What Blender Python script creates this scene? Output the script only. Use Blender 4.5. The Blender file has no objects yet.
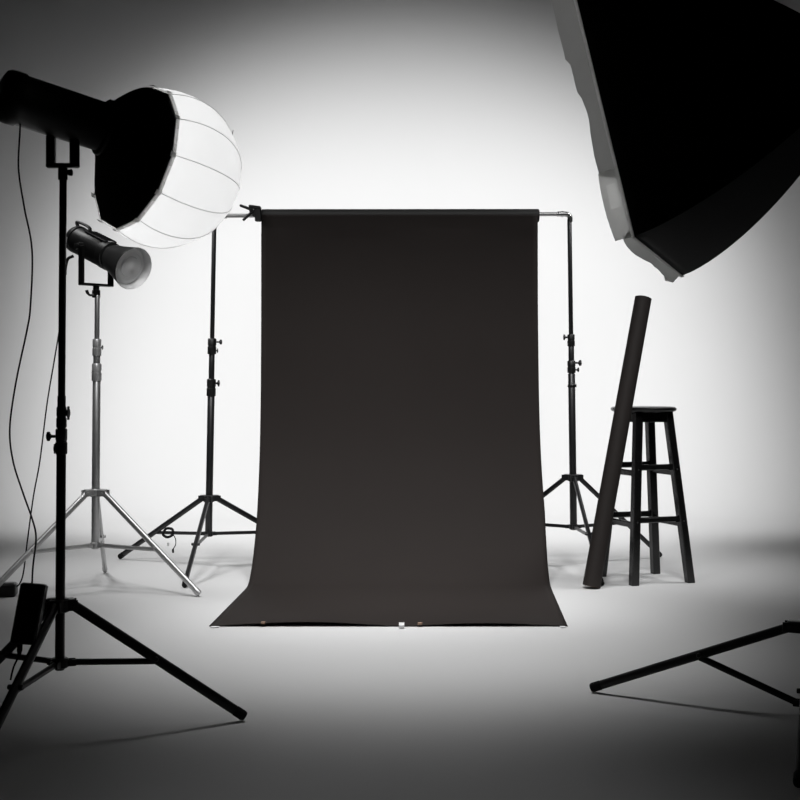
import bpy, math, random
from mathutils import Vector, Matrix, noise
random.seed(7)
V = Vector
PI = math.pi
scene = bpy.context.scene
COL = scene.collection
CAMZ = 0.87

# ------------------------------------------------------------------ materials
def mat(name, col, rough=.5, metal=0., spec=.5, bump=None, vary=None, coat=0., transl=0., sheen=0.):
    m = bpy.data.materials.new(name); m.use_nodes = True
    nt = m.node_tree; b = nt.nodes['Principled BSDF']
    b.inputs['Base Color'].default_value = (*col, 1)
    b.inputs['Roughness'].default_value = rough
    b.inputs['Metallic'].default_value = metal
    b.inputs['Specular IOR Level'].default_value = spec
    b.inputs['Coat Weight'].default_value = coat
    b.inputs['Sheen Weight'].default_value = sheen
    tc = nt.nodes.new('ShaderNodeTexCoord')
    if vary:
        n = nt.nodes.new('ShaderNodeTexNoise'); n.inputs['Scale'].default_value = vary[0]
        n.inputs['Detail'].default_value = 4
        nt.links.new(tc.outputs['Object'], n.inputs['Vector'])
        r = nt.nodes.new('ShaderNodeMix'); r.data_type = 'RGBA'
        k = vary[1]
        r.inputs['A'].default_value = (*[c*(1-k) for c in col], 1)
        r.inputs['B'].default_value = (*[min(1, c*(1+k)) for c in col], 1)
        nt.links.new(n.outputs['Fac'], r.inputs['Factor'])
        nt.links.new(r.outputs['Result'], b.inputs['Base Color'])
    if bump:
        n = nt.nodes.new('ShaderNodeTexNoise'); n.inputs['Scale'].default_value = bump[0]
        nt.links.new(tc.outputs['Object'], n.inputs['Vector'])
        bp = nt.nodes.new('ShaderNodeBump'); bp.inputs['Strength'].default_value = bump[1]
        bp.inputs['Distance'].default_value = .002
        nt.links.new(n.outputs['Fac'], bp.inputs['Height'])
        nt.links.new(bp.outputs['Normal'], b.inputs['Normal'])
    if transl:
        t = nt.nodes.new('ShaderNodeBsdfTranslucent'); t.inputs['Color'].default_value = (*col, 1)
        mx = nt.nodes.new('ShaderNodeMixShader'); mx.inputs['Fac'].default_value = transl
        out = nt.nodes['Material Output']
        nt.links.new(b.outputs[0], mx.inputs[1]); nt.links.new(t.outputs[0], mx.inputs[2])
        nt.links.new(mx.outputs[0], out.inputs['Surface'])
    return m

M = dict(
    wall=mat('white_cyclorama_paint', (.60, .60, .60), .9, spec=.1, vary=(1.2, .012)),
    black=mat('black_enamelled_metal', (.004, .004, .004), .42, spec=.35),
    satin=mat('satin_black_tube', (.011, .011, .012), .34, spec=.6),
    plastic=mat('black_moulded_plastic', (.008, .008, .008), .42, bump=(300, .2)),
    rubber=mat('black_rubber', (.006, .006, .006), .8, spec=.2),
    chrome=mat('polished_steel', (.50, .50, .50), .24, metal=1.),
    collar=mat('pale_cast_metal', (.55, .55, .55), .35, metal=.5),
    steel=mat('brushed_steel', (.48, .48, .48), .40, metal=.8, vary=(60, .1)),
    paper=mat('dark_brown_backdrop_paper', (.0182, .0144, .0131), .8, spec=.2, vary=(5, .05)),
    core=mat('cardboard_core', (.22, .14, .09), .8),
    rollpaper=mat('black_paper_on_the_roll', (.017, .0165, .016), .6, spec=.4),
    tube=mat('dark_brown_paper_roll', (.021, .0170, .0155), .7, spec=.3, vary=(20, .08)),
    stool=mat('glossy_black_paint', (.006, .006, .006), .26, spec=.5, bump=(90, .25)),
    screw=mat('worn_screw_head', (.25, .25, .25), .4, metal=1.),
    tape=mat('white_gaffer_tape', (.75, .75, .75), .6),
    tan=mat('tan_masking_tape', (.30, .20, .14), .7),
    skirt=mat('black_softbox_fabric', (.004, .004, .004), .75, spec=.2, bump=(500, .2)),
    silver=mat('silver_lining', (.6, .6, .6), .5, metal=.6),
    globe=mat('white_diffusion_fabric', (.88, .88, .88), .9, spec=.1, transl=.5),
    glow=mat('diffusion_fabric_added_glow', (.8, .8, .8), .9, spec=.1),
    seam=mat('grey_seam_thread', (.74, .74, .74), .9, spec=.1, transl=.5),
    trim=mat('grey_binding_tape', (.60, .60, .59), .8, transl=.5),
    lip=mat('grey_fabric_shade_tone', (.50, .50, .49), .85, spec=.1, transl=.55, vary=(14, .2), bump=(40, .6)),  # lip tone darkened to paint in the dimmer upper part
    velcro=mat('pale_hook_and_loop', (.95, .95, .93), .9, transl=.97), flap=mat('pale_fabric_lit_tone', (.90, .90, .88), .85, spec=.1, transl=.78, vary=(10, .08)),  # flap: brighter lip tone, light put into the colour
    piping=mat('pale_grey_piping', (.92, .92, .90), .8, transl=.85),
    reflin=mat('brushed_reflector_lining', (.78, .78, .78), .45, metal=.35),
    reflout=mat('dark_grey_reflector', (.026, .026, .026), .38),
    clipm=mat('pale_clip', (.85, .85, .85), .5),
    lens=mat('frosted_lens', (.8, .8, .8), .22, coat=.4),
    label=mat('light_grey_marking', (.6, .6, .6), .6),
)

_g = M['glow'].node_tree.nodes['Principled BSDF']; _g.inputs['Emission Color'].default_value = (1, 1, 1, 1); _g.inputs['Emission Strength'].default_value = .35  # softbox panel emission, added to brighten the front lip
# ------------------------------------------------------------------ mesh collector
class MB:
    def __init__(s): s.v = []; s.f = []; s.mi = []; s.m = 0
    def add(s, vs, fs):
        o = len(s.v); s.v += [V(p) for p in vs]
        for f in fs: s.f.append([i+o for i in f]); s.mi.append(s.m)
        return s
    def rings(s, rings, cap=True, closed=False):
        n = len(rings[0]); vs = [p for r in rings for p in r]; fs = []
        k = len(rings)
        for i in range(k if closed else k-1):
            j = (i+1) % k
            for a in range(n):
                b = (a+1) % n
                fs.append((i*n+a, i*n+b, j*n+b, j*n+a))
        if cap and not closed:
            fs.append(tuple(reversed(range(n)))); fs.append(tuple((k-1)*n+a for a in range(n)))
        return s.add(vs, fs)
    def tube(s, pts, r, n=14, cap=True, flat=1.):
        pts = [V(p) for p in pts]
        rs = r if isinstance(r, (list, tuple)) else [r]*len(pts)
        rings = []; up = None
        for i, p in enumerate(pts):
            t = (pts[min(i+1, len(pts)-1)]-pts[max(i-1, 0)]).normalized()
            if up is None:
                up = V((0, 0, 1)) if abs(t.z) < .9 else V((0, 1, 0))
            a = t.cross(up).normalized(); b = a.cross(t).normalized(); up = b
            rings.append([p + a*math.cos(2*PI*k/n)*rs[i]*flat + b*math.sin(2*PI*k/n)*rs[i] for k in range(n)])
        return s.rings(rings, cap)
    def lathe(s, o, ax, prof, n=32, cap=True, closed=False):
        """prof: (distance along axis, radius)"""
        o = V(o); ax = V(ax).normalized()
        u = V((0, 0, 1)) if abs(ax.z) < .9 else V((1, 0, 0))
        a = ax.cross(u).normalized(); b = a.cross(ax).normalized()
        rings = [[o+ax*h+(a*math.cos(2*PI*k/n)+b*math.sin(2*PI*k/n))*max(r, 1e-5) for k in range(n)] for h, r in prof]
        return s.rings(rings, cap, closed)
    def box(s, c, ex, ey, ez, bev=.0):
        """oriented box: half-extent vectors; small chamfer all round"""
        c = V(c); ex, ey, ez = V(ex), V(ey), V(ez)
        lx, ly, lz = ex.length, ey.length, ez.length
        bev = min(bev, .45*min(lx, ly, lz))
        ux, uy, uz = ex/lx, ey/ly, ez/lz
        if bev <= 0:
            P = [c+ex*i+ey*j+ez*k for k in (-1, 1) for j in (-1, 1) for i in (-1, 1)]
            return s.add(P, [(0, 2, 3, 1), (4, 5, 7, 6), (0, 1, 5, 4), (2, 6, 7, 3), (0, 4, 6, 2), (1, 3, 7, 5)])
        rings = []
        def ring(x, y, z):
            cx, cy = x, y; q = bev
            pts = [(cx, -cy+q), (cx, cy-q), (cx-q, cy), (-cx+q, cy), (-cx, cy-q), (-cx, -cy+q), (-cx+q, -cy), (cx-q, -cy)]
            return [c+ux*p[0]+uy*p[1]+uz*z for p in pts]
        rings = [ring(lx-bev, ly-bev, -lz), ring(lx, ly, -lz+bev), ring(lx, ly, lz-bev), ring(lx-bev, ly-bev, lz)]
        return s.rings(rings)

def link(name, mb, m, parent=None, smooth=40, base=None, solid=0):
    me = bpy.data.meshes.new(name)
    if parent is not None:
        r = parent
        while r.parent: r = r.parent
        base = r.location
    off = V(base) if base is not None else V((0, 0, 0))
    me.from_pydata([p-off for p in mb.v], [], mb.f); me.update()
    ms = m if isinstance(m, (list, tuple)) else [m]
    for x in ms: me.materials.append(x)
    if any(mb.mi): me.polygons.foreach_set('material_index', mb.mi)
    import bmesh
    bm = bmesh.new(); bm.from_mesh(me); bmesh.ops.recalc_face_normals(bm, faces=bm.faces); bm.to_mesh(me); bm.free()
    if smooth:
        me.polygons.foreach_set('use_smooth', [True]*len(me.polygons))
        me.set_sharp_from_angle(angle=math.radians(smooth))
    o = bpy.data.objects.new(name, me); COL.objects.link(o)
    if parent is not None: o.parent = parent
    else: o.location = off
    if solid:
        md = o.modifiers.new('thickness', 'SOLIDIFY'); md.thickness = solid; md.offset = 0
    return o

def tag(o, label=None, cat=None, group=None, kind=None):
    if label: o['label'] = label
    if cat: o['category'] = cat
    if group: o['group'] = group
    if kind: o['kind'] = kind
    return o
def thing(name, loc, label, cat, group=None):
    o = bpy.data.objects.new(name, None); COL.objects.link(o); o.location = loc
    o.empty_display_size = .05
    return tag(o, label, cat, group)

def bez(pts, n=10):
    """smooth Catmull-Rom curve through points"""
    P = [V(p) for p in pts]; P = [P[0]*2-P[1]] + P + [P[-1]*2-P[-2]]; out = []
    for i in range(1, len(P)-2):
        for k in range(n):
            t = k/n; a, b, c, d = P[i-1:i+3]
            out.append(.5*((2*b)+(c-a)*t+(2*a-5*b+4*c-d)*t*t+(3*b-a-3*c+d)*t**3))
    out.append(P[-2]); return out

# ------------------------------------------------------------------ setting: infinity cove
WY, CR, HW = 8.0, 1.5, 9.0
fl = MB().box((0, (WY-4)/2, -.05), (HW, 0, 0), (0, (WY+4)/2, 0), (0, 0, .05))
tag(link('floor', fl, M['wall'], smooth=0), 'seamless white studio floor', None, None, 'structure')
w = MB(); sec = [(WY+CR*math.sin(a), CR-CR*math.cos(a)) for a in [PI/2*i/24 for i in range(25)]] + [(WY+CR, 6.0)]
outer = [(WY+CR+.1, 6.0), (WY+CR+.1, -.1), (WY, -.1)]
pr = sec+outer
w.rings([[V((x, y, z)) for y, z in pr] for x in (-HW, HW)])
tag(link('wall_back', w, M['wall'], smooth=30), 'white studio wall curving into the floor', None, None, 'structure')

# ------------------------------------------------------------------ stands
def lerp(a, b, t): return V(a)+(V(b)-V(a))*t
def light_stand(name, base, top, secs, collars, hub, low, feet, m, label, legr=.012, strr=.008, hubr=.045,
                join=.55, group=None, cat='light stand', joins=None):
    """base,top: pole ends in x,y,z;  secs: (z0,z1,radius);  collars: (z0,z1,radius,[(angle,length,radius,dz)...])"""
    root = thing(name, (base[0], base[1], 0), label, cat, group)
    base = V(base); top = V(top)
    def at(z): return lerp(base, top, (z-base.z)/(top.z-base.z))
    ax = (top-base).normalized()
    for z0, z1, r in secs:
        link('pole_section', MB().lathe(at(z0), ax, [(0, r*.9), (.002, r), (z1-z0-.002, r), (z1-z0, r*.9)], 24), m, root)
    for z0, z1, r, kn in collars:
        h = z1-z0
        c = link('collar', MB().lathe(at(z0), ax, [(0, r*.92), (.003, r), (h*.45, r), (h*.47, r*.9), (h*.55, r*.9), (h*.57, r*.97), (h-.003, r*.97), (h, r*.85)], 24),
                 M['plastic'] if m is not M['steel'] else M['collar'], root)
        for a, L, kr, dz in kn:
            d = V((math.cos(a), math.sin(a), 0)); p = at(z0+h*.5+dz)
            k = MB().lathe(p+d*r*.8, d, [(0, kr*.5), (L*.55, kr*.5), (L*.56, kr*.9), (L*.62, kr), (L*.95, kr), (L, kr*.85)], 14)
            k.box(p+d*(r*.8+L*.8), d*L*.17, d.cross(V((0, 0, 1)))*kr*.45, V((0, 0, kr*1.5)), .002)
            link('knob', k, M['plastic'] if m is not M['steel'] else M['chrome'], c)
    hp = at(hub); lp = at(low)
    hb = MB().lathe(hp-ax*.017, ax, [(0, .018), (.003, .024), (.03, .024), (.034, .019)], 24)
    lb = MB().lathe(lp-ax*.012, ax, [(0, .017), (.003, .021), (.022, .021), (.025, .017)], 24)
    for i, (fx, fy) in enumerate(feet):
        d = V((fx-base.x, fy-base.y, 0)).normalized(); s = d.cross(V((0, 0, 1)))
        for sg in (-1, 1):
            hb.box(hp+d*(hubr*.62)+s*sg*(legr+.003), d*hubr*.5, s*.0022, V((0, 0, .013)), .001)
            lb.box(lp+d*.024+s*sg*(strr+.002), d*.014, s*.0015, V((0, 0, .008)), .001)
        hb.box(hp+d*(hubr*.45)+V((0, 0, .011)), d*hubr*.5, s*(legr+.005), V((0, 0, .004)), .002)
    link('leg_hub', hb, m, root); link('brace_collar', lb, m, root)
    for i, (fx, fy) in enumerate(feet):
        d = V((fx-base.x, fy-base.y, 0)).normalized(); s = d.cross(V((0, 0, 1)))
        a = hp+d*hubr*.8; b = V((fx, fy, legr*1.02)); u = (b-a).normalized()
        b2 = b-u*.02
        j = lerp(a, b, joins[i] if joins else join)
        lg = MB().tube([a-u*.006, lerp(a, b2, .5), b2], legr, 16, flat=.8)
        lg.lathe(j-s*(legr+.006), s, [(0, .005), (.002, .0065), (2*legr+.01, .0065), (2*legr+.012, .005)], 12)
        lg.lathe(a-s*(legr+.006), s, [(0, .004), (.002, .006), (2*legr+.01, .006), (2*legr+.012, .004)], 12)
        L = link('leg', lg, m, root)
        f = b-u*.03
        link('rubber_foot', MB().tube([f, f+u*.004, b-u*.003, b+u*.002], [legr*.95, legr*1.06, legr*1.06, legr*.95], 16, flat=.9),
             M['rubber'] if m is not M['steel'] else M['steel'], L)
        st = MB().tube([lp+d*.03, j-V((0, 0, legr*.6))], strr, 12, flat=.75)
        link('brace', st, m, root)
    return root

# backdrop stands --------------------------------------------------
GB = 'stands holding the paper backdrop'
lB, lT = (-.888, 6.03, .14), (-.861, 6.03, 1.61)
light_stand('backdrop_stand', lB, lT,
    [(.14, .80, .0165), (.80, 1.0, .0135), (1.0, 1.61, .0105)],
    [(.79, .87, .0215, [(-.1, .022, .010, .02)]), (.985, 1.058, .0205, [(0, .03, .0075, .02), (.2, .012, .007, -.02)])],
    .316, .152, [(-1.352, 6.27), (-.896, 5.405), (-.40, 6.32)], M['satin'],
    'black backdrop stand behind the left edge of the brown paper', legr=.0125, group=None, cat='stand')
rB, rT = (.806, 6.035, .17), (.786, 6.03, 1.61)
light_stand('backdrop_stand', rB, rT,
    [(.17, .895, .0165), (.895, 1.03, .0135), (1.03, 1.61, .0105)],
    [(.832, .846, .020, [(0, .006, .006, 0)]), (.898, .955, .0195, [(-.3, .032, .009, .018), (0, .02, .007, -.014)]), (1.022, 1.077, .0175, [(PI, .022, .009, .014)])],
    .412, .184, [(1.268, 6.33), (.846, 5.45), (.33, 6.33)], M['satin'],
    'black backdrop stand just left of the stool and leaning roll', legr=.0115, group=None, cat='stand')
# crossbar with bent ends
BZ = 1.635
cb = thing('crossbar', (-.04, 6.03, BZ), 'thin silver crossbar carrying the brown paper roll between two stands', 'crossbar')
cb_m = MB().tube([(-.829, 6.03, BZ-.008), (.750, 6.03, BZ)], .0095, 20)
link('bar', cb_m, M['steel'], cb)
for sx, x, zz in ((-1, -.861, BZ-.009), (1, .788, BZ+.0)):
    e = MB().tube(bez([(x-sx*.058, 6.03, zz), (x-sx*.028, 6.03, zz), (x-sx*.009, 6.03, zz-.003), (x, 6.03, zz-.014), (x+sx*.0003, 6.03, zz-.036)], 5), .0122, 20)
    e.lathe((x-sx*.040, 6.03, zz), (sx, 0, 0), [(0, .0125), (.001, .0145), (.009, .0145), (.010, .0125)], 20)
    link('elbow', e, M['chrome'], cb)

# paper backdrop ---------------------------------------------------
pb = thing('paper_backdrop', (-.004, 6.0, 0), 'dark brown seamless paper hanging from its roll and sweeping onto the floor', 'backdrop')
RC = V((0, 6.03, 1.640)); RR = .0305
rl = MB().lathe((-.640, 6.03, 1.627), (1, 0, 0.0008), [(0, RR-.003), (.001, RR), (1.282, RR), (1.283, RR-.003)], 40)
link('roll', rl, M['rollpaper'], pb)
cr = MB().lathe((-.644, 6.03, 1.627), (1, 0, .0008), [(0, .0225), (0, .0265), (1.289, .0265), (1.289, .0225)], 32, cap=False, closed=True)
tag(link('core', cr, M['rubber'], pb), 'black core end')
prof = [(5.999, 1.628), (5.998, 1.59), (5.996, 1.50), (5.994, 1.25), (5.985, 1.05), (5.965, .80), (5.925, .58), (5.86, .40), (5.765, .235), (5.655, .115), (5.55, .045), (5.47, .012), (5.38, .003), (5.2, .002), (5.0, .002), (4.8, .002), (4.70, .002), (4.62, .002), (4.565, .002)]
pp = bez([(0, y, z) for y, z in prof], 4)
def pw(t, v):
    k = [(0, v[0]), (.14, v[1]), (.41, v[2]), (1, v[3])]
    for (a, p), (b, q) in zip(k, k[1:]):
        if t <= b: return p+(q-p)*(t-a)/(b-a)
    return v[3]
sheet = MB(); NX = 48; rows = []
for q in pp:
    t = max(0, (5.999-q.y)/1.434)            # 0 at the roll, 1 at the front edge
    row = []
    for i in range(NX+1):
        u = i/NX
        xl = pw(t, (-.640, -.637, -.637, -.671)); xr = pw(t, (.636, .646, .628, .589))
        x = xl+(xr-xl)*u; z = q.z; y = q.y
        if q.y < 4.9:                            # edge lifts a little between the strips of tape
            k = ((4.9-q.y)/.335)**2
            z += k*(.015*abs(math.sin(PI*u*1.86+.0))**1.2 if u < .54 else .011*abs(math.sin(PI*(u-.54)/.46))**1.2)
        if 1.55 > q.z > .1: y += .004*math.sin(3*u*PI+q.z*3)
        row.append(V((x, y, z)))
    rows.append(row)
vs = [p for r in rows for p in r]; n = NX+1
fs = [(i*n+j, i*n+j+1, (i+1)*n+j+1, (i+1)*n+j) for i in range(len(rows)-1) for j in range(NX)]
sheet.add(vs, fs)
link('sheet', sheet, M['paper'], pb, smooth=60, solid=.0014)
# strips of tape along the front edge
def strip(x, y, w, l, m, label, z=.0012, name='tape_strip', dz=0):
    t = MB().box((x, y, z), (w/2, 0, 0), (0, l/2, 0), (0, 0, .0007+dz), .0003)
    tag(link(name, t, m, base=(x, y, 0)), label, 'tape', 'tape holding the front edge of the paper')
strip(.0055, 4.553, .019, .055, M['tape'], 'small white tape at the middle of the front paper edge', .0085, dz=.0035)
strip(-.647, 4.55, .030, .020, M['tape'], 'small white tape at the left front corner of the paper', .003)
strip(.570, 4.55, .020, .020, M['tape'], 'small white tape at the right front corner of the paper', .003)
strip(-.480, 4.562, .014, .012, M['tan'], 'tan tape tab on the front paper edge, left of middle', .0145, dz=.003)
strip(.070, 4.562, .016, .012, M['tan'], 'tan tape tab on the front paper edge, just right of middle', .0118, dz=.003)

# spring clamp on the left end of the roll
sc = thing('spring_clamp', (-.675, 6.0, 1.639), 'black spring clamp biting the left end of the paper roll', 'clamp')
j1 = MB(); j1.box((-.668, 5.995, 1.661), V((.028, 0, -.004)), (0, .018, 0), (0, 0, .008), .004); j1.box((-.654, 5.990, 1.629), V((.016, 0, .0)), (0, .010, 0), V((-.002, 0, .034)), .005)
link('jaw', j1, M['plastic'], sc)
j2 = MB().box((-.668, 5.998, 1.634), V((.012, 0, 0)), (0, .016, 0), V((0, 0, .017)), .004)
link('jaw', j2, M['plastic'], sc)
for a, b in (((-.680, 5.99, 1.649), (-.738, 5.985, 1.670)), ((-.680, 5.99, 1.641), (-.723, 5.985, 1.600))):
    link('handle', MB().tube([a, lerp(a, b, .5), lerp(a, b, .93), b], [.008, .0065, .0065, .004], 14), M['plastic'], sc)
link('spring', MB().lathe((-.684, 5.975, 1.644), (0, 1, 0), [(0, .009), (.004, .010), (.012, .008), (.02, .010), (.028, .009)], 16), M['satin'], sc)

# little strap hanging on the left stand's brace
st = thing('cord_strap', (-1.10, 5.98, .14), 'small black strap with a dangling cord looped on the left backdrop stand brace', 'strap')
s0 = V((-1.075, 6.12, 0))
link('loop', MB().tube(bez([s0+V((-.034, -.02, .150)), s0+V((-.022, -.02, .168)), s0+V((.006, -.02, .165)), s0+V((.008, -.02, .140)), s0+V((-.016, -.02, .128)), s0+V((-.036, -.02, .138)), s0+V((-.034, -.02, .150))], 6), .0062, 10), M['rubber'], st)
link('cord', MB().tube(bez([s0+V((.002, -.025, .15)), s0+V((.022, -.03, .125)), s0+V((.024, -.03, .095)), s0+V((.012, -.03, .072)), s0+V((.012, -.03, .056))], 6), [.0022]*18+[.005]*7, 8), M['rubber'], st)
tag(link('clip', MB().box(s0+V((-.012, -.025, .095)), (.005, 0, 0), (0, .003, 0), (0, 0, .009), .001), M['label'], st), 'pale grey clip')

# silver stand ------------------------------------------------------
SX, SY = -1.256, 5.36
light_stand('light_stand', (SX, SY, .17), (SX+.008, SY, 1.215),
    [(.17, .866, .0165), (.866, 1.03, .0145), (.99, 1.215, .0105)],
    [(.862, .934, .0205, [(-2.8, .004, .006, 0)]), (.965, 1.035, .0185, [(-.2, .013, .006, .0)])],
    .401, .185, [(-.802, 5.19), (-1.323, 5.83), (-1.62, 5.06)], M['steel'],
    'silver steel light stand under the small black reflector lamp', legr=.0125, strr=.0085, hubr=.05)

# small lamp on it ---------------------------------------------------
PV = V((SX+.009, SY, 1.402)); N = V((.70, -.60, -.35)).normalized(); S = V((.65, .76, 0)).normalized(); U = S.cross(N).normalized()
if U.z < 0: U = -U
lamp = thing('studio_lamp', (SX-.003, SY, 1.215), 'small black studio lamp with a bowl reflector on the silver stand', 'lamp')
b = MB().lathe(PV-N*.166, N, [(0, .045), (.004, .054), (.012, .058), (.028, .058), (.030, .052), (.036, .052), (.038, .057), (.200, .057), (.205, .053), (.225, .052), (.227, .059), (.262, .059), (.265, .052), (.275, .050)], 40)
body = link('lamp_body', b, M['plastic'], lamp)
g = MB(); g.box(PV+N*.0+U*.056, N*.075, S*.030, U*.004, .002)
for k in range(9): g.box(PV+N*(-.06+.015*k)+U*.0605, N*.0022, S*.026, U*.0015)
link('vent_panel', g, M['satin'], body)
tag(link('marking', MB().box(PV+N*.070+U*.0575, N*.007, S*.014, U*.002, .001), M['label'], body), 'pale grey marking')
g = MB().box(PV-N*.143+S*-.0575+U*-.004, N*.004, S*.0012, U*.012)
tag(link('marking', g, M['label'], body), 'pale grey marking')
link('handle', MB().tube(bez([PV-N*.162+U*.05, PV-N*.176+U*.064, PV-N*.168+U*.070, PV-N*.105+U*.072, PV-N*.082+U*.067, PV-N*.074+U*.052], 5), .0055, 12, flat=1.6), M['plastic'], lamp)
for sg in (-1, 1):
    link('tilt_knob', MB().lathe(PV+S*sg*.055-N*.03, S*sg, [(0, .018), (.022, .018), (.024, .013), (.034, .013), (.036, .010)], 18), M['plastic'], lamp)
yk = MB(); Q = PV-N*.03*0
for sg in (-1, 1):
    yk.box(PV-N*.01+S*sg*.073-V((0, 0, .070)), V((-S.y, S.x, 0))*.017, S*.0045, V((0, 0, .080)), .002)
yk.box(PV-N*.01-V((0, 0, .147)), S*.0775, V((-S.y, S.x, 0))*.017, V((0, 0, .0050)), .002)
link('yoke', yk, M['black'], lamp)
sp = MB().lathe(PV-N*.01-V((0, 0, .200)), (0, 0, 1), [(0, .0155), (.003, .017), (.03, .017), (.033, .013), (.05, .013)], 20)
link('stand_socket', sp, M['black'], lamp)
k0 = PV-V((0, 0, .185)); tk = MB().tube(bez([k0+V((-.012, -.01, 0)), k0+V((-.028, -.015, -.002)), k0+V((-.038, -.015, .008)), k0+V((-.041, -.015, .018))], 5), [.005]*9+[.0065]*7, 12)
link('locking_lever', tk, M['plastic'], lamp)
rf = MB(); R0 = PV+N*.106
rf.lathe(R0, N, [(0, .052), (.010, .057), (.05, .064), (.09, .0735), (.135, .0850), (.146, .0880), (.149, .0870)], 48, cap=False)
ro = link('reflector', rf, M['reflout'], lamp, solid=0)
rf = MB().lathe(R0, N, [(.001, .048), (.012, .054), (.05, .0610), (.09, .0705), (.135, .0825), (.149, .0868)], 48, cap=False)
link('reflector_lining', rf, M['reflin'], ro)
ln = MB().lathe(R0, N, [(.105, .0765), (.113, .0755), (.115, .061), (.120, .056), (.121, .043), (.127, .041), (.128, .028), (.133, .018), (.135, .001)], 48)
tag(link('lens', ln, M['lens'], ro), 'pale frosted glass')

# foreground left stand ----------------------------------------------
FX, FY = -.8245, 3.15
light_stand('light_stand', (FX, FY, .165), (-.816, FY, 1.385),
    [(.165, .74, .0115), (.74, .83, .0100), (.80, 1.385, .0088)],
    [(.688, .750, .0145, [(PI*1.02, .024, .0075, .012), (PI, .006, .008, -.018)]), (.752, .803, .0125, [(-.1, .009, .011, .010)])],
    .322, .182, [(-.397, 3.307), (-.905, 2.700), (-1.176, 3.444)], M['black'],
    'tall black light stand at the left edge carrying the globe softbox light', legr=.0125, strr=.0078, hubr=.036, joins=[.47, .47, .47])

# big light with globe softbox ---------------------------------------
PF = V((-.817, FY, 1.512)); UB = V((.84, .49, -.215)).normalized()
head = thing('studio_lamp', (-.816, FY, 1.385), 'large black tubular studio lamp in the upper left, tilted down into a globe softbox', 'lamp')
b = MB().lathe(PF-UB*.156, UB, [(0, .030), (.002, .046), (.008, .0585), (.016, .063), (.030, .0645), (.050, .064), (.054, .061), (.262, .0605), (.266, .062), (.272, .060)], 48)
hb = link('lamp_body', b, M['black'], head)
sd = UB.cross(V((0, 0, 1))).normalized(); upb = sd.cross(UB)
yk = MB(); hz = V((UB.x, UB.y, 0)).normalized()
for sg in (-1, 1):
    yk.box(PF+V((sg*.0285, 0, -.088)), (.0110, 0, 0), (0, .010, 0), (0, 0, .038), .004)
yk.box(PF+V((0, 0, -.125)), (.0395, 0, 0), (0, .010, 0), (0, 0, .0055), .004)
link('yoke', yk, M['black'], head)
sk = MB().lathe(PF-V((0, 0, .160)), (0, 0, 1), [(0, .0105), (.002, .0115), (.028, .0115), (.031, .009)], 20)
link('stand_socket', sk, M['black'], head)
link('tilt_knob', MB().lathe(PF+V((.009, 0, -.142)), (1, -.2, 0), [(0, .004), (.004, .004), (.005, .0075), (.013, .0085), (.014, .006)], 16), M['plastic'], head)

GC = V((-.600, 3.275, 1.400)); GR = .199; NL = V((.722, .650, -.225)).normalized()
RCn = GC-NL*.080; RRm = .182
lan = thing('globe_softbox', (GC.x, GC.y, GC.z-GR), 'round softbox with a black fabric skirt and a glowing white globe', 'softbox')
P0 = PF+UB*.105
NG = 12; PH0 = math.radians(-5)
def frame(n):
    a = n.cross(V((0, 0, 1))).normalized(); b = a.cross(n).normalized(); return a, b      # a: sideways, b: up
def gore_r(ph):
    k = ((ph-PH0)/(2*PI/NG)) % 1.; al = (k-.5)*2*PI/NG
    return math.cos(PI/NG)/math.cos(al)
def ringpts(c, n, r, facet, m=72):
    a, b = frame(n)
    return [c+(a*math.cos(p)+b*math.sin(p))*r*(1-facet+facet*gore_r(p)) for p in [2*PI*k/m for k in range(m)]]
rings = []
for i in range(17):
    t = i/16
    c = lerp(P0, RCn, t); nn = lerp(UB, NL, t).normalized()
    r = .062+(RRm-.062)*(.5*t+.5*math.sin(PI/2*t))
    rings.append(ringpts(c, nn, r, .9*t))
sk = MB().rings(rings, cap=False)
link('skirt', sk, M['skirt'], lan, smooth=25, solid=.0015)
link('speed_ring', MB().lathe(P0-UB*.008, UB, [(0, .060), (0, .067), (.004, .0705), (.016, .0705), (.02, .068), (.02, .060)], 48, cap=False, closed=True), M['black'], lan)
gl = MB(); rings = []
al0 = math.acos(.080/GR); th0 = PI-al0
for i in range(25):
    th = th0*(1-i/24)
    th = max(th, .02)
    h = math.cos(th)*GR; r = math.sin(th)*GR
    rings.append(ringpts(GC+NL*h, NL, r, .45))
gl.rings(rings, cap=False); gl.add(rings[-1], [tuple(range(len(rings[-1])))])
gl.m = 1
a, bb = frame(NL)
for k in range(NG):
    p = PH0+2*PI*k/NG
    pts = []
    for i in range(25):
        th = th0*(1-i/24); h = math.cos(th)*GR*1.001; r = math.sin(th)*GR*1.002
        pts.append(GC+NL*h+(a*math.cos(p)+bb*math.sin(p))*r)
    gl.tube(pts, .0009, 6)
link('globe_diffuser', gl, [M['globe'], M['seam']], lan, smooth=40)
rp = MB(); rr_ = [q for q in ringpts(RCn, NL, RRm+.0015, .9)]
tb = []
for i, q in enumerate(rr_):
    o = (q-RCn).normalized()
    tb.append(q)
rp.rings([[q-NL*.003 for q in tb], [q+(q-RCn)*.018+NL*.006 for q in tb]], cap=False)
link('rim_binding', rp, M['trim'], lan)
for k in range(NG):
    p = PH0+2*PI*k/NG; o = a*math.cos(p)+bb*math.sin(p); tt = NL.cross(o)
    cm = MB(); c0 = RCn+o*(RRm+.0035)
    cm.add([c0+tt*a2*.0065+NL*b2+o*h2 for b2, h2 in ((-.009, .001), (-.002, .003), (.006, .003)) for a2 in (-1, 1)], [(0, 1, 3, 2), (2, 3, 5, 4)])
    tag(link('clip', cm, M['flap'], lan), 'pale clip')
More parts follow.
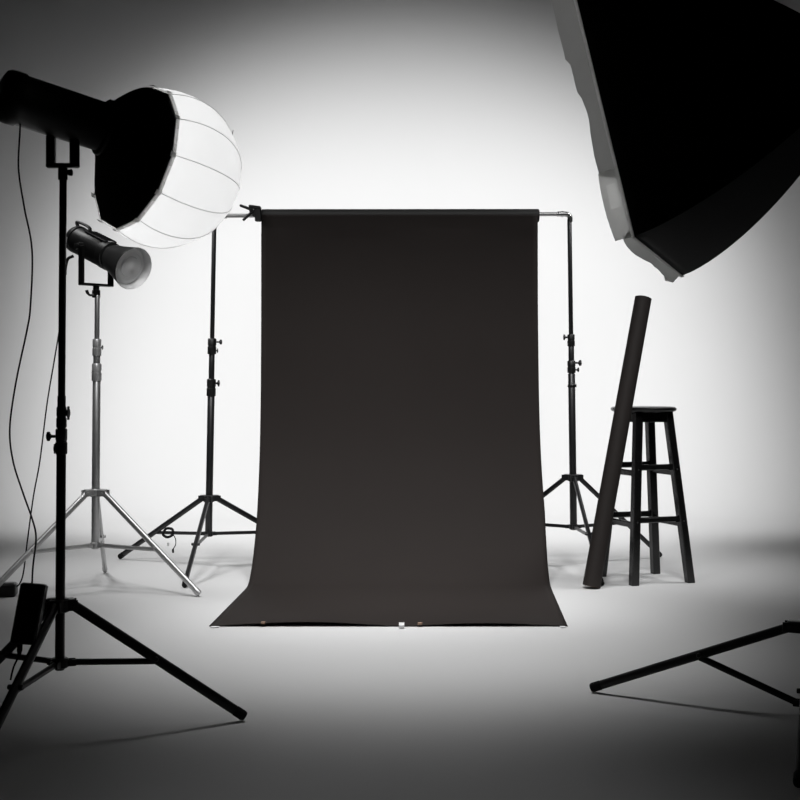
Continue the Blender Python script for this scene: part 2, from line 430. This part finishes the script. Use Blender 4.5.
link('valve_tab', MB().box(GC+NL.cross(V((0, 0, 1))).normalized()*0+V((.185, .02, .098)).normalized()*(GR+.001), (.001, 0, .002), (0, .003, 0), (.001, 0, .006), .0), M['satin'], lan)

# ------------------------------------------------------------------ foreground right: stand, strobe, rectangular softbox
light_stand('light_stand', (1.052, 3.345, .02), (1.065, 3.34, 1.54),
    [(.03, .60, .0145), (.58, 1.1, .0125), (1.08, 1.54, .0105)],
    [(.575, .64, .019, [(0, .03, .009, .01)]), (1.075, 1.13, .017, [(0, .03, .008, .01)])],
    .229, .034, [(.533, 3.61), (.846, 2.76), (1.62, 3.50)], M['black'],
    'black light stand at the right edge with one leg reaching into the picture', legr=.0125, strr=.0095, hubr=.058, joins=[.44, .44, .44])

e1 = V((-.195, .19, .963)).normalized(); e2 = V((.41, .895, -.125)); e2 = (e2-e1*e2.dot(e1)).normalized(); ns = e1.cross(e2).normalized()
V1 = V((.578, 3.216, 1.224)); W, L, D = .575, .77, .56
CS = V1+e2*W/2+e1*L/2
sb = thing('softbox', (CS.x, CS.y, V1.z), 'big black rectangular softbox filling the upper right corner', 'softbox')
def rect(hw, hl, c, bow, m=12, rnd=0):
    cs = [(-hw, -hl), (hw, -hl), (hw, hl), (-hw, hl)]; out = []
    for k in range(4):
        p, q = cs[k], cs[(k+1) % 4]
        ln_ = math.hypot(q[0]-p[0], q[1]-p[1]); nx, ny = (q[1]-p[1])/ln_, -(q[0]-p[0])/ln_
        for j in range(m):
            t = j/m; bw = bow*4*t*(1-t)*ln_
            out.append(c+e2*(p[0]+(q[0]-p[0])*t+nx*bw)+e1*(p[1]+(q[1]-p[1])*t+ny*bw))
    return out
rings = []; NS = 20
for i in range(NS+1):
    t = i/NS
    f = (1-t**1.4)**.85
    hw = .065+(W/2-.065)*f; hl = .065+(L/2-.065)*f
    rings.append(rect(hw, hl, CS-ns*D*t-e1*.035*t, .02*math.sin(PI*min(1, t*1.1))*(1-t)))
shell = MB().rings(rings, cap=False)
link('shell', shell, M['skirt'], sb, smooth=25, solid=.002)
link('speed_ring', MB().lathe(CS-e1*.035-ns*(D+.02), ns, [(0, .07), (0, .11), (.03, .11), (.03, .07)], 40, cap=False, closed=True), M['black'], sb)
dif = MB().rings([rect(W/2-.004, L/2-.004, CS+ns*.0, 0), rect(W/2-.004, L/2-.004, CS+ns*.003, 0)])
link('diffuser_panel', dif, M['glow'], sb)
# lip of grey fabric around the opening
perim = rect(W/2+.001, L/2+.001, CS, 0, m=40)
lipm = MB(); inner, outer_ = [], []
for i, q in enumerate(perim):
    k = i//40; t = (i % 40)/40
    d = .050+.006*noise.noise(V((i*.14, 3, k)))
    if k == 3:                                     # near long side, runs from the top down
        y = 1-t                                    # 0 at the lower near corner
        d = .047+.004*noise.noise(V((y*9, 1, 0)))+(.006 if y > .50 else 0)+(.010 if y > .64 else 0)-(.007*math.exp(-((y-.43)/.05)**2))
    if k == 3 and 1-t < .215: d = .006
    if k == 0: d = .027+.004*math.sin(t*9)+.004*noise.noise(V((t*8, 5, 0)))
    o = (q-CS).normalized()
    outer_.append(q+ns*d-e1*(.015*min(1, t*7) if k == 0 else 0)+o*(.004*noise.noise(V((i*.2, 9, 0)))))
    inner.append(q+ns*.005)
mid = [lerp(p, q, .5)+(p-CS).normalized()*.003*noise.noise(V((i*.3, 2, 7))) for i, (p, q) in enumerate(zip(inner, outer_))]
lipm.rings([inner, mid, outer_], cap=False)
lipm.mi = [1 if (i % 160) < 40 else 0 for i in range(len(lipm.f))]  # lower edge takes the brighter tone, painting in its light
link('front_lip', lipm, [M['lip'], M['flap']], sb, smooth=50)
pipe = MB(); tb = [q+(q-CS).normalized()*.0035 for q in rect(W/2+.002, L/2+.002, CS, 0, m=10)]
pipe.rings([[q-ns*.003 for q in tb], [q+ns*.006 for q in tb]], cap=False)
tag(link('piping', pipe, M['piping'], sb), 'pale piping along the rim')
ov = MB(); NC = 6; NR = 20; grid = []
for i in range(NR+1):
    t = .235*i/NR; p = V1+e1*L*t-e2*.003; d = .054-.006*(t/.235-.55)**2*4
    grid += [p+ns*(.005+(d-.005)*k/NC)+e2*.002*noise.noise(V((i*.3, k*.4, 2))) for k in range(NC+1)]
n = NC+1
ov.v = grid
for i in range(NR):
    for k in range(NC):
        ov.f.append([i*n+k, i*n+k+1, (i+1)*n+k+1, (i+1)*n+k]); ov.mi.append(1 if 9 <= i <= 15 and 1 <= k <= 3 else 0)
tag(link('lip_flap', ov, [M['flap'], M['velcro']], sb), 'paler overlapping lower flap of grey fabric')

AP = CS-ns*D-e1*.035
fh = thing('flash_head', (1.065, 3.34, 1.54), 'black flash head behind the big softbox at the right edge', 'lamp')
link('lamp_body', MB().lathe(AP-ns*.30, ns, [(0, .04), (.01, .06), (.02, .065), (.25, .065), (.28, .068), (.29, .06)], 40), M['black'], fh)
pb0 = V((1.065, 3.34, 1.54)); q0 = AP-ns*.05
link('bracket', MB().tube([pb0-V((0, 0, .02)), pb0+V((0, 0, .02)), AP-ns*.12-V((0, 0, .09)), AP-ns*.14], [.016, .018, .02, .02], 16), M['black'], fh)

# ------------------------------------------------------------------ stool
stool = thing('bar_stool', (1.064, 5.644, 0), 'tall black wooden stool with a round seat, a paper roll leaning on it', 'stool')
feet = dict(F=V((.986, 5.477, 0)), R=V((1.239, 5.555, 0)), K=V((1.142, 5.812, 0)), Lf=V((.889, 5.733, 0)))
cen = V((1.064, 5.644, 0)); tops = {k: V((1.058, 5.640, .728))+(p-cen)*.535 for k, p in feet.items()}
seat = MB().lathe((1.056, 5.640, .728), (0, 0, 1), [(0, .10), (0, .128), (.004, .137), (.010, .1415), (.016, .1405), (.021, .134), (.0225, .120), (.021, .08), (.020, .001)], 56)
link('seat', seat, M['stool'], stool)
dF = (feet['R']-feet['F']).normalized(); dR = (feet['K']-feet['R']).normalized()
h = .017
for k, f in feet.items():
    t = tops[k]; lg = MB()
    def sq(c, s): return [c+dF*s*a+dR*s*b for a, b in ((-.8, -1), (.8, -1), (1, -.8), (1, .8), (.8, 1), (-.8, 1), (-1, .8), (-1, -.8))]
    lg.rings([sq(f, h*.96), sq(f+V((0, 0, .002)), h), sq(t, h)])
    L_ = link('leg', lg, M['stool'], stool)
    for z in (.484, .264):
        c = lerp(f, t, z/.728)
        for dd in ((-dR,) if k in ('F', 'R') else (dR,)):
            link('screw', MB().lathe(c+dd*(h-.001), dd, [(0, .0035), (.002, .0035), (.0025, .002)], 10), M['screw'], L_)
def leg_at(k, z): return lerp(feet[k], tops[k], z/.728)
ap = MB()
for a_, b_ in (('F', 'R'), ('R', 'K'), ('K', 'Lf'), ('Lf', 'F')):
    p, q = leg_at(a_, .712), leg_at(b_, .712); d = (q-p).normalized(); s = d.cross(V((0, 0, 1)))
    link('apron', MB().box((p+q)/2+s*.004-V((0, 0, .006)), d*((q-p).length/2-h*.6), s*.009, (0, 0, .021), .002), M['stool'], stool)
for a_, b_, zs in (('F', 'R', (.493, .271)), ('K', 'Lf', (.493, .272)), ('R', 'K', (.468, .250)), ('Lf', 'F', (.468, .250))):
    for z in zs:
        p, q = leg_at(a_, z), leg_at(b_, z); d = (q-p).normalized(); s = d.cross(V((0, 0, 1)))
        link('rung', MB().box((p+q)/2, d*((q-p).length/2-h*.7), s*.009, (0, 0, .0125), .004), M['stool'], stool)

# leaning paper roll
A0 = V((.796, 5.405, .008)); A1 = V((.946, 5.499, .75)); ax = (A1-A0).normalized()
lr = thing('paper_roll', (A0.x, A0.y, 0), 'dark brown paper roll standing on end and leaning against the black stool', 'paper roll')
TL = 1.244
link('rolled_paper', MB().lathe(A0, ax, [(0, .0355), (.001, .0375), (.10, .0372), (TL-.001, .0355), (TL, .034)], 44), M['tube'], lr)
link('end_cap', MB().lathe(A0+ax*TL, ax, [(-.002, .020), (.003, .020), (.003, .026), (-.002, .026)], 32, cap=False, closed=True), M['rubber'], lr)
tag(link('core', MB().lathe(A0-ax*.0015, ax, [(.003, .024), (0, .024), (0, .030), (.003, .030)], 32, cap=False, closed=True), M['core'], lr), 'tan cardboard core end')

# ------------------------------------------------------------------ power adapters and cords
def px(x, y, d): return V(((x-400)*d/1300, d, CAMZ+(379-y)*d/1300))
pa = thing('power_adapter', px(27, 644, 3.12), 'flat black power adapter hanging on its cord beside the tall black stand', 'power adapter')
c1, c2, c3, c4 = px(22, 583, 3.06), px(47.5, 584, 3.06), px(11.5, 643, 3.03), px(36, 646, 3.03)
dx = ((c2-c1)+(c4-c3))/4; dz_ = ((c1-c3)+(c2-c4))/4
dn = dx.cross(dz_).normalized()
bx_c = (c1+c2+c3+c4)/4
link('case', MB().box(bx_c, dx, dn*.017, dz_, .004), M['black'], pa)
pl = px(20, 646, 3.03)
link('plug', MB().tube([pl+V((0, 0, .004)), pl-V((.001, 0, .010)), pl-V((.002, 0, .022))], [.0065, .0065, .004], 12), M['rubber'], pa)
cab = [px(*p) for p in ((20, 646, 3.03), (18, 657, 3.03), (14, 666, 3.03), (12, 673, 3.03), (10.5, 680, 3.03))]
link('loose_cord', MB().tube(bez(cab, 5), .0022, 10), M['rubber'], pa)

cd = [px(*p) for p in ((20, 119, 3.09), (20, 130, 3.08), (18.5, 168, 3.06), (24, 206, 3.05), (32, 250, 3.05), (30.5, 305, 3.05), (27, 330, 3.05), (16, 382, 3.05), (9.8, 428, 3.05), (13, 461, 3.05), (23, 493, 3.05), (32.5, 520, 3.05), (36, 538, 3.05), (33, 566, 3.055), (32, 584, 3.06))]
link('power_cord', MB().tube(bez(cd, 8), .0022, 10), M['rubber'], pa)
fb = thing('power_adapter', (-1.585, 5.19, 0), 'black power adapter lying on the floor at the far left edge', 'power adapter')
link('case', MB().box((-1.625, 5.20, .027), V((.088, .012, 0)), V((-.005, .035, 0)), (0, 0, .0265), .006), M['black'], fb)
cd = [V((SX-.155, SY+.06, 1.375)), px(73.5, 256, 5.28), px(68, 259, 5.28), px(65.5, 268, 5.28), px(64.5, 282, 5.28), px(60, 325, 5.28), px(54, 362, 5.28), px(47, 404, 5.28), (px(40, 460, 5.27)), px(33.5, 496, 5.26), px(27.5, 540, 5.25), px(23.5, 572, 5.23), px(20, 583, 5.215), V((-1.541, 5.21, .034))]
pc = bez(cd[1:], 8); link('power_cord', MB().tube(pc, [.0062 if i < 22 else .0029 for i in range(len(pc))], 10), M['rubber'], fb)

# ------------------------------------------------------------------ lights: unseen spots fitted to imitate a vignette
def spot(name, loc, to, power, half, blend=1., size=.3, col=(1, 1, 1)):
    l = bpy.data.lights.new(name, 'SPOT'); l.energy = power; l.spot_size = math.radians(half*2)
    l.spot_blend = blend; l.shadow_soft_size = size; l.color = col
    o = bpy.data.objects.new(name, l); COL.objects.link(o); o.location = loc
    o.rotation_euler = (V(to)-V(loc)).to_track_quat('-Z', 'Y').to_euler()
    return o
K = 39.48
spot('unseen_wall_spot', (0, 5.687, 3.912), (0, 9.3, 0.107), .866*K, math.degrees(.796), .854, .25)  # unseen wall spots, cones shaped to fade the wall toward its edges
for sx in (-1, 1):
    spot('unseen_wall_spot', (sx*2.799, 5.391, 2.892), (sx*.099, 9.3, .671), 22.11*K, math.degrees(.639), .842, .3)
    spot('added_fill_spot', (sx*.76, 3.527, 3.171), (sx*.30, 5.921, 0), 7.178*K, math.degrees(.46), 1., .4)  # unseen fill pair, added to lift the stands, stool and floor
    spot('added_side_spot', (sx*2.151, 5.788, 3.519), (sx*.801, 6.137, 0), 7.165*K, math.degrees(.356), 1., .4)  # unseen pair, added to even out the floor beside the backdrop
spot('unseen_floor_spot', (0, 4.70, 2.992), (0, 4.431, 0), 8.273*K, math.degrees(.448), 1., .3)  # unseen overhead spot, cone shaped for the floor's falloff
spot('added_front_spot', (0, 3.3, 3.3), (0, 2.62, 0), .8*K, math.degrees(.25), 1., .25)  # weak unseen spot, added to brighten the nearest floor
pt = bpy.data.lights.new('globe_bulb', 'POINT'); pt.energy = 2.15; pt.shadow_soft_size = .04
po = bpy.data.objects.new('globe_bulb', pt); COL.objects.link(po); po.location = GC-NL*.02
ml = bpy.data.lights.new('added_lens_fill', 'POINT'); ml.energy = .6; ml.shadow_soft_size = .012  # point light added in the bowl to brighten lining and lens
mo = bpy.data.objects.new('added_lens_fill', ml); COL.objects.link(mo); mo.location = R0+N*.075

wd = bpy.data.worlds.new('World'); scene.world = wd; wd.use_nodes = True
wd.node_tree.nodes['Background'].inputs[0].default_value = (1, 1, 1, 1)
wd.node_tree.nodes['Background'].inputs[1].default_value = .0

# ------------------------------------------------------------------ camera
cam = bpy.data.cameras.new('camera'); co = bpy.data.objects.new('camera', cam); COL.objects.link(co)
co.location = (0, 0, CAMZ); co.rotation_euler = (PI/2, 0, 0)
cam.sensor_width = 36; cam.lens = 36*1300/800; cam.shift_y = -21/800
cam.clip_start = .05
scene.camera = co
vs_ = scene.view_settings
vs_.view_transform = 'Standard'; vs_.look = 'None'; vs_.exposure = 0; vs_.gamma = 1
vs_.use_curve_mapping = False
